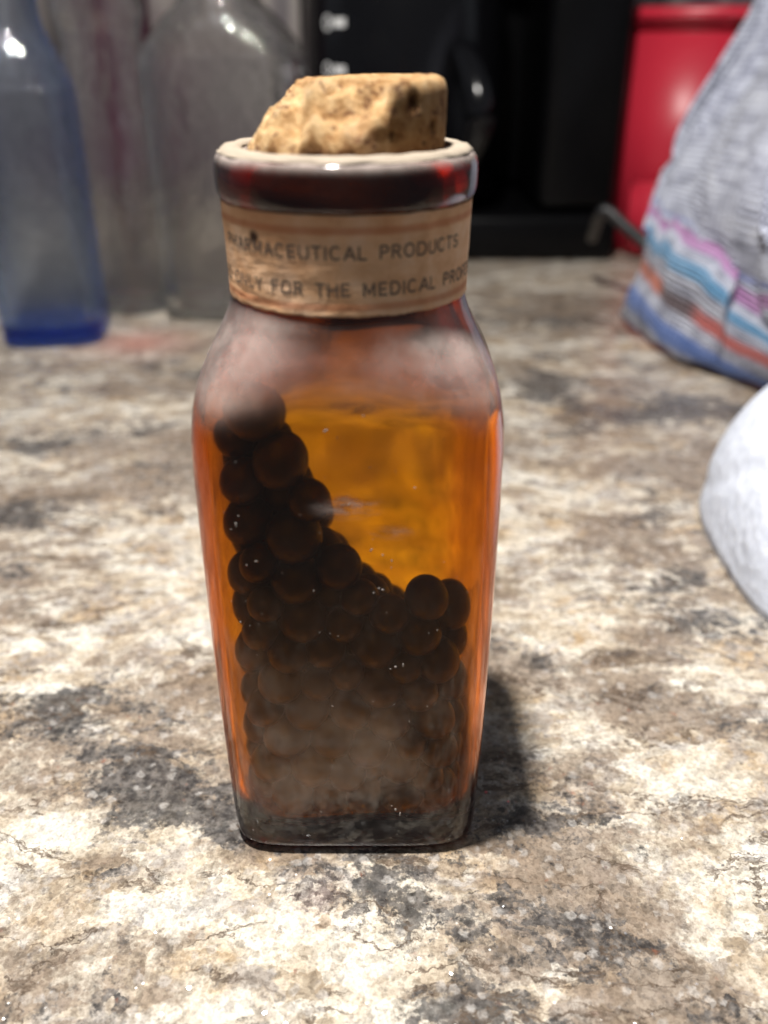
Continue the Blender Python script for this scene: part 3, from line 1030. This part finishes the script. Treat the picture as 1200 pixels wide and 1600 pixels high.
bx, by = ground(196, 497)
clr2 = glass_bottle('clear_bottle', (bx, by + 0.020, 0), 0,
                    [(0.0006, .010, .010, 2), (0.0, .0160, .0160, 2), (0.002, .0175, .0175, 2), (0.008, .0180, .0180, 2), (0.05, .0182, .0182, 2),
                     (0.105, .0184, .0184, 2), (0.122, .0180, .0180, 2), (0.130, .0196, .0196, 2), (0.134, .0205, .0205, 2), (0.140, .0200, .0200, 2),
                     (0.155, .0190, .0190, 2), (0.158, .0188, .0188, 2)],
                    0.0016, M_clear, floor=0.006)
tag(clr2, 'narrow round clear glass jar standing between the blue bottle and the wide clear bottle', 'jar')

gx, gy = 0.5, 0.5
tin = empty('plum_tin', (-0.157, 0.50, 0))
tag(tin, 'plum coloured tin standing behind the narrow clear jar', 'tin')
M_plum = simple('plum_enamel', (0.07, 0.015, 0.035), 0.5, var=0.2)
for nm_, z0_, z1_, r0_ in (('body', 0.0, 0.150, 0.018), ('lid', 0.1505, 0.172, 0.0192)):
    vs, fs = [], []
    pf = [(z0_, r0_ - .002), (z0_ + .0015, r0_), (z1_ - .0015, r0_), (z1_, r0_ - .002)]
    for z_, r_ in pf:
        vs += [(r_ * math.cos(2 * math.pi * k / 48), r_ * math.sin(2 * math.pi * k / 48), z_) for k in range(48)]
    for i in range(3):
        for k in range(48):
            k2 = (k + 1) % 48
            fs.append((i * 48 + k, i * 48 + k2, (i + 1) * 48 + k2, (i + 1) * 48 + k))
    fs += [tuple(range(48))[::-1], tuple(144 + k for k in range(48))]
    sharp(mesh_obj(nm_, vs, fs, M_plum, tin))

# ------------------------------------------------------------------ coffee maker
cm = empty('coffee_maker', (0.048, 0.50, 0))
tag(cm, 'black plastic coffee maker standing behind the amber bottle', 'coffee maker')
bm = bmesh.new()
box_bm(bm, (-0.105, -0.062, 0.0), (0.100, 0.115, 0.028), 0.006)
from_bm('base', bm, M_black, cm)
bm = bmesh.new()
box_bm(bm, (-0.100, 0.055, 0.0285), (0.098, 0.112, 0.30), 0.008)
from_bm('water_tank', bm, M_black, cm)
bm = bmesh.new()
box_bm(bm, (0.050, -0.056, 0.0285), (0.0985, 0.0545, 0.30), 0.008)
from_bm('side_housing', bm, M_black, cm)
bm = bmesh.new()
box_bm(bm, (-0.102, -0.058, 0.20), (0.0495, 0.0545, 0.30), 0.008)
from_bm('brew_head', bm, M_black, cm)

# carafe on the base plate
caf = empty('carafe', (0.0175, 0.495, 0.0285))
tag(caf, 'dark glass coffee carafe with white level marks on the coffee maker', 'carafe')
prf = [(0.0, 0.040), (0.001, 0.050), (0.006, 0.0575), (0.02, 0.0615), (0.06, 0.0620), (0.10, 0.0615), (0.135, 0.058), (0.155, 0.050), (0.168, 0.046)]
prf = catmull(prf, 5)
vs, fs = [], []
SG = 72
for (z, r) in prf:
    for k in range(SG):
        t = 2 * math.pi * k / SG
        vs.append((r * math.cos(t), r * math.sin(t), z))
for i in range(len(prf) - 1):
    for k in range(SG):
        k2 = (k + 1) % SG
        fs.append((i * SG + k, i * SG + k2, (i + 1) * SG + k2, (i + 1) * SG + k))
fs.append(tuple(range(SG))[::-1])
fs.append(tuple((len(prf) - 1) * SG + k for k in range(SG)))
body = mesh_obj('glass_body', vs, fs, M_blackgloss, caf)


def car_r(z):
    return np.interp(z, [p[0] for p in prf], [p[1] for p in prf])


def level_mark(zc, thc):
    bm_ = bmesh.new()
    # small ring then a thick dash, curved with the glass
    def put(poly):
        vv = []
        for (s, z) in poly:
            r = car_r(zc + z) + 0.0004
            th = R(thc) + s / r
            vv.append(bm_.verts.new((r * math.cos(th), r * math.sin(th), zc + z)))
        bm_.faces.new(vv)
    for k in range(20):
        t0, t1_ = 2 * math.pi * k / 20, 2 * math.pi * (k + 1) / 20
        put([(-0.0058 + .0032 * math.cos(t0), .0040 * math.sin(t0)), (-0.0058 + .0032 * math.cos(t1_), .0040 * math.sin(t1_)),
             (-0.0058 + .0018 * math.cos(t1_), .0026 * math.sin(t1_)), (-0.0058 + .0018 * math.cos(t0), .0026 * math.sin(t0))])
    for a_ in range(6):
        s0, s1 = -0.001 + a_ * 0.00150, -0.001 + (a_ + 1) * 0.00150
        put([(s0, -.0022), (s1, -.0022), (s1, .0022), (s0, .0022)])
    return from_bm('level_mark', bm_, M_mark, caf, smooth=False)


level_mark(0.0780, -131)
level_mark(0.1020, -131)
# handle to the right
tube('handle', [Vector(p) for p in catmull([(0.026, -0.048, 0.088), (0.034, -0.060, 0.083), (0.040, -0.072, 0.066), (0.041, -0.073, 0.050), (0.036, -0.062, 0.032), (0.033, -0.050, 0.026)], 6)],
     0.0085, M_blackgloss, caf, 14)

# power cord
pc = [spot3(925, 372, .50), spot3(938, 335, .47), spot3(950, 330, .465), spot3(975, 352, .46), spot3(1005, 378, .455), spot3(1030, 400, .45), spot3(1075, 415, .46), spot3(1130, 418, .47)]
pc = [Vector(p) for p in catmull([tuple(p) for p in pc], 6)]
for p in pc:
    p.z = max(p.z, 0.0032)
o = tube('power_cord', pc, 0.0030, M_cord)
tag(o, 'black power cord looping from the coffee maker in front of the red canister', 'cord')

# ------------------------------------------------------------------ red canister
gx, gy = ground(1078, 405)
red = empty('red_canister', (gx, gy, 0), R(0))
tag(red, 'glossy red plastic canister with rolled rim behind the striped towel', 'canister')


def prism(name, poly, z0, z1, m, parent, taper=1.0, bev=0.003):
    bm_ = bmesh.new()
    lo = [bm_.verts.new((x, y, z0)) for x, y in poly]
    hi = [bm_.verts.new((x * taper, y * taper, z1)) for x, y in poly]
    n = len(poly)
    for k in range(n):
        k2 = (k + 1) % n
        bm_.faces.new((lo[k], lo[k2], hi[k2], hi[k]))
    bm_.faces.new(lo[::-1])
    bm_.faces.new(hi)
    if bev:
        bmesh.ops.bevel(bm_, geom=list(bm_.edges), offset=bev, segments=3, affect='EDGES')
    return from_bm(name, bm_, m, parent)


sq = [(0, 0), (0.11, 0.035), (0.08, 0.135), (-0.055, 0.10), (-0.045, 0.022)]
prism('body', sq, 0.0, 0.128, M_red, red)
prism('rim', [(x * 1.05 - .001, y * 1.05 - .005) for x, y in sq], 0.1285, 0.139, M_red, red, bev=0.004)
prism('side_rib', [(-0.040, 0.004), (-0.006, -0.010), (-0.0030, -0.002), (-0.040, 0.018)], 0.002, 0.045, M_red, red, bev=0.003)

# ------------------------------------------------------------------ striped towel
rows = [
    [(990, 520, .415), (1050, 572, .372), (1170, 612, .340), (1330, 690, .280)],
    [(992, 470, .400), (1060, 532, .362), (1185, 598, .328), (1340, 660, .270)],
    [(1012, 428, .395), (1078, 488, .357), (1195, 562, .320), (1350, 620, .260)],
    [(1030, 375, .390), (1090, 430, .352), (1200, 530, .320), (1350, 590, .260)],
    [(1050, 338, .400), (1120, 398, .357), (1200, 490, .325), (1360, 540, .260)],
    [(1082, 262, .430), (1135, 290, .385), (1235, 340, .310), (1380, 400, .270)],
    [(1125, 150, .450), (1185, 160, .425), (1275, 190, .330), (1400, 250, .280)],
    [(1200, 25, .470), (1275, 20, .450), (1340, 30, .370), (1450, 60, .320)],
    [(1260, -90, .480), (1320, -100, .46), (1400, -90, .400), (1500, -60, .350)],
]
W = [[spot3(*p) for p in r_] for r_ in rows]
W = [[tuple(p) for p in r_] for r_ in W]
per = 16
rowsd = [catmull(r_, per) for r_ in W]
ncol = len(rowsd[0])
colsd = [catmull([rowsd[j][i] for j in range(len(rowsd))], per) for i in range(ncol)]
nrow = len(colsd[0])
vv = [0, .105, .20, .30, .40, .60, .80, 1.0, 1.15]
vs, fs, uvs = [], [], []
for j in range(nrow):
    vf = j / (nrow - 1) * (len(vv) - 1)
    v = np.interp(vf, range(len(vv)), vv)
    for i in range(ncol):
        u = i / (ncol - 1)
        p = Vector(colsd[i][j])
        # rope-like gathers running down the cloth
        fold = (0.0045 * math.sin(u * 17 + v * 3.0 + 0.6) + 0.0025 * math.sin(u * 41 + v * 5)) * min(1, v * 3 + 0.15) * min(1, 0.3 + u * 5)
        nn = mnoise.noise(p * 22) * 0.003
        p += Vector((0.25, -1, 0.15)) * (fold + nn * min(1, v * 4 + .1))
        p.z = max(p.z, 0.0032 + 0.001 * math.sin(u * 30))
        vs.append(p)
        uvs.append((u, v))
for j in range(nrow - 1):
    for i in range(ncol - 1):
        fs.append((j * ncol + i, j * ncol + i + 1, (j + 1) * ncol + i + 1, (j + 1) * ncol + i))
tw = empty('kitchen_towel', (0.14, 0.24, 0))
tag(tw, 'grey woven kitchen towel with blue, red, turquoise and magenta stripes draped at the right', 'towel')


def shifted(vs_, org):
    return [Vector(v_) - Vector(org) for v_ in vs_]


front = mesh_obj('front_layer', shifted(vs, tw.location), fs, M_towel, tw)
ul = front.data.uv_layers.new(name='UVMap')
for lp in front.data.loops:
    ul.data[lp.index].uv = uvs[lp.vertex_index]
md = front.modifiers.new('thickness', 'SOLIDIFY')
md.thickness = 0.0028
md.offset = -1
md = front.modifiers.new('soft', 'SUBSURF')
md.levels = md.render_levels = 1
# second layer behind, its edge showing at the left
vs2 = []
for idx, p in enumerate(vs):
    u, v = uvs[idx]
    q = Vector(p) + Vector((-0.003 + 0.003 * math.sin(v * 9), 0.016 + 0.02 * u, 0.003)) + Vector((0, 1, 0)) * 0.004 * mnoise.noise(Vector(p) * 40)
    q.z = max(q.z - 0.004 * (1 - v), 0.0032)
    vs2.append(q)
back = mesh_obj('back_layer', shifted(vs2, tw.location), fs, M_towel, tw)
ul = back.data.uv_layers.new(name='UVMap')
for lp in back.data.loops:
    a_ = uvs[lp.vertex_index]
    ul.data[lp.index].uv = (a_[0], a_[1] * 1.0 - 0.01)
md = back.modifiers.new('thickness', 'SOLIDIFY')
md.thickness = 0.0025

# ------------------------------------------------------------------ white paper towel wad
wc = (0.1575, 0.069, 0)
vs, fs = [], []
NTH, NPH = 180, 70
for j in range(NPH):
    f = j / (NPH - 1)
    ph = f * math.pi / 2
    for i in range(NTH):
        t = 2 * math.pi * i / NTH
        ct, st = math.cos(t), math.sin(t)
        n = 2.9
        ra = ((abs(ct) / .064) ** n + (abs(st) / (.044 if st < 0 else .070)) ** n) ** (-1 / n)
        rr = ra * math.cos(ph) ** 0.6
        z = 0.056 * math.sin(ph) ** 0.8
        x, y = rr * ct, rr * st
        bul = 1 - 0.03 * math.sin(min(1, f * 3) * math.pi * 0.5)
        x, y = x * bul + z * 0.30 * f, y * bul
        q = Vector((x, y, z))
        d = 0.0024 * mnoise.noise(q * 17 + Vector((3, 1, 2)))
        cr = abs(mnoise.noise(q * 24 + Vector((9, 0, 4))))
        d -= 0.0010 * max(0, 0.12 - cr) / 0.12
        dirv = Vector((ct * math.cos(ph), st * math.cos(ph), math.sin(ph)))
        q += dirv * d * min(1, f * 8 + 0.25)
        ang = 0.0
        vs.append((q.x * math.cos(ang) - q.y * math.sin(ang), q.x * math.sin(ang) + q.y * math.cos(ang), max(q.z, 0.0004 if j else 0.0004)))
for j in range(NPH - 1):
    for i in range(NTH):
        i2 = (i + 1) % NTH
        fs.append((j * NTH + i, j * NTH + i2, (j + 1) * NTH + i2, (j + 1) * NTH + i))
fs.append(tuple(range(NTH))[::-1])
o = mesh_obj('paper_towel', vs, fs, M_white)
o.location = wc
tag(o, 'soft white wadded paper towel at the right edge in front of the striped towel', 'paper towel')
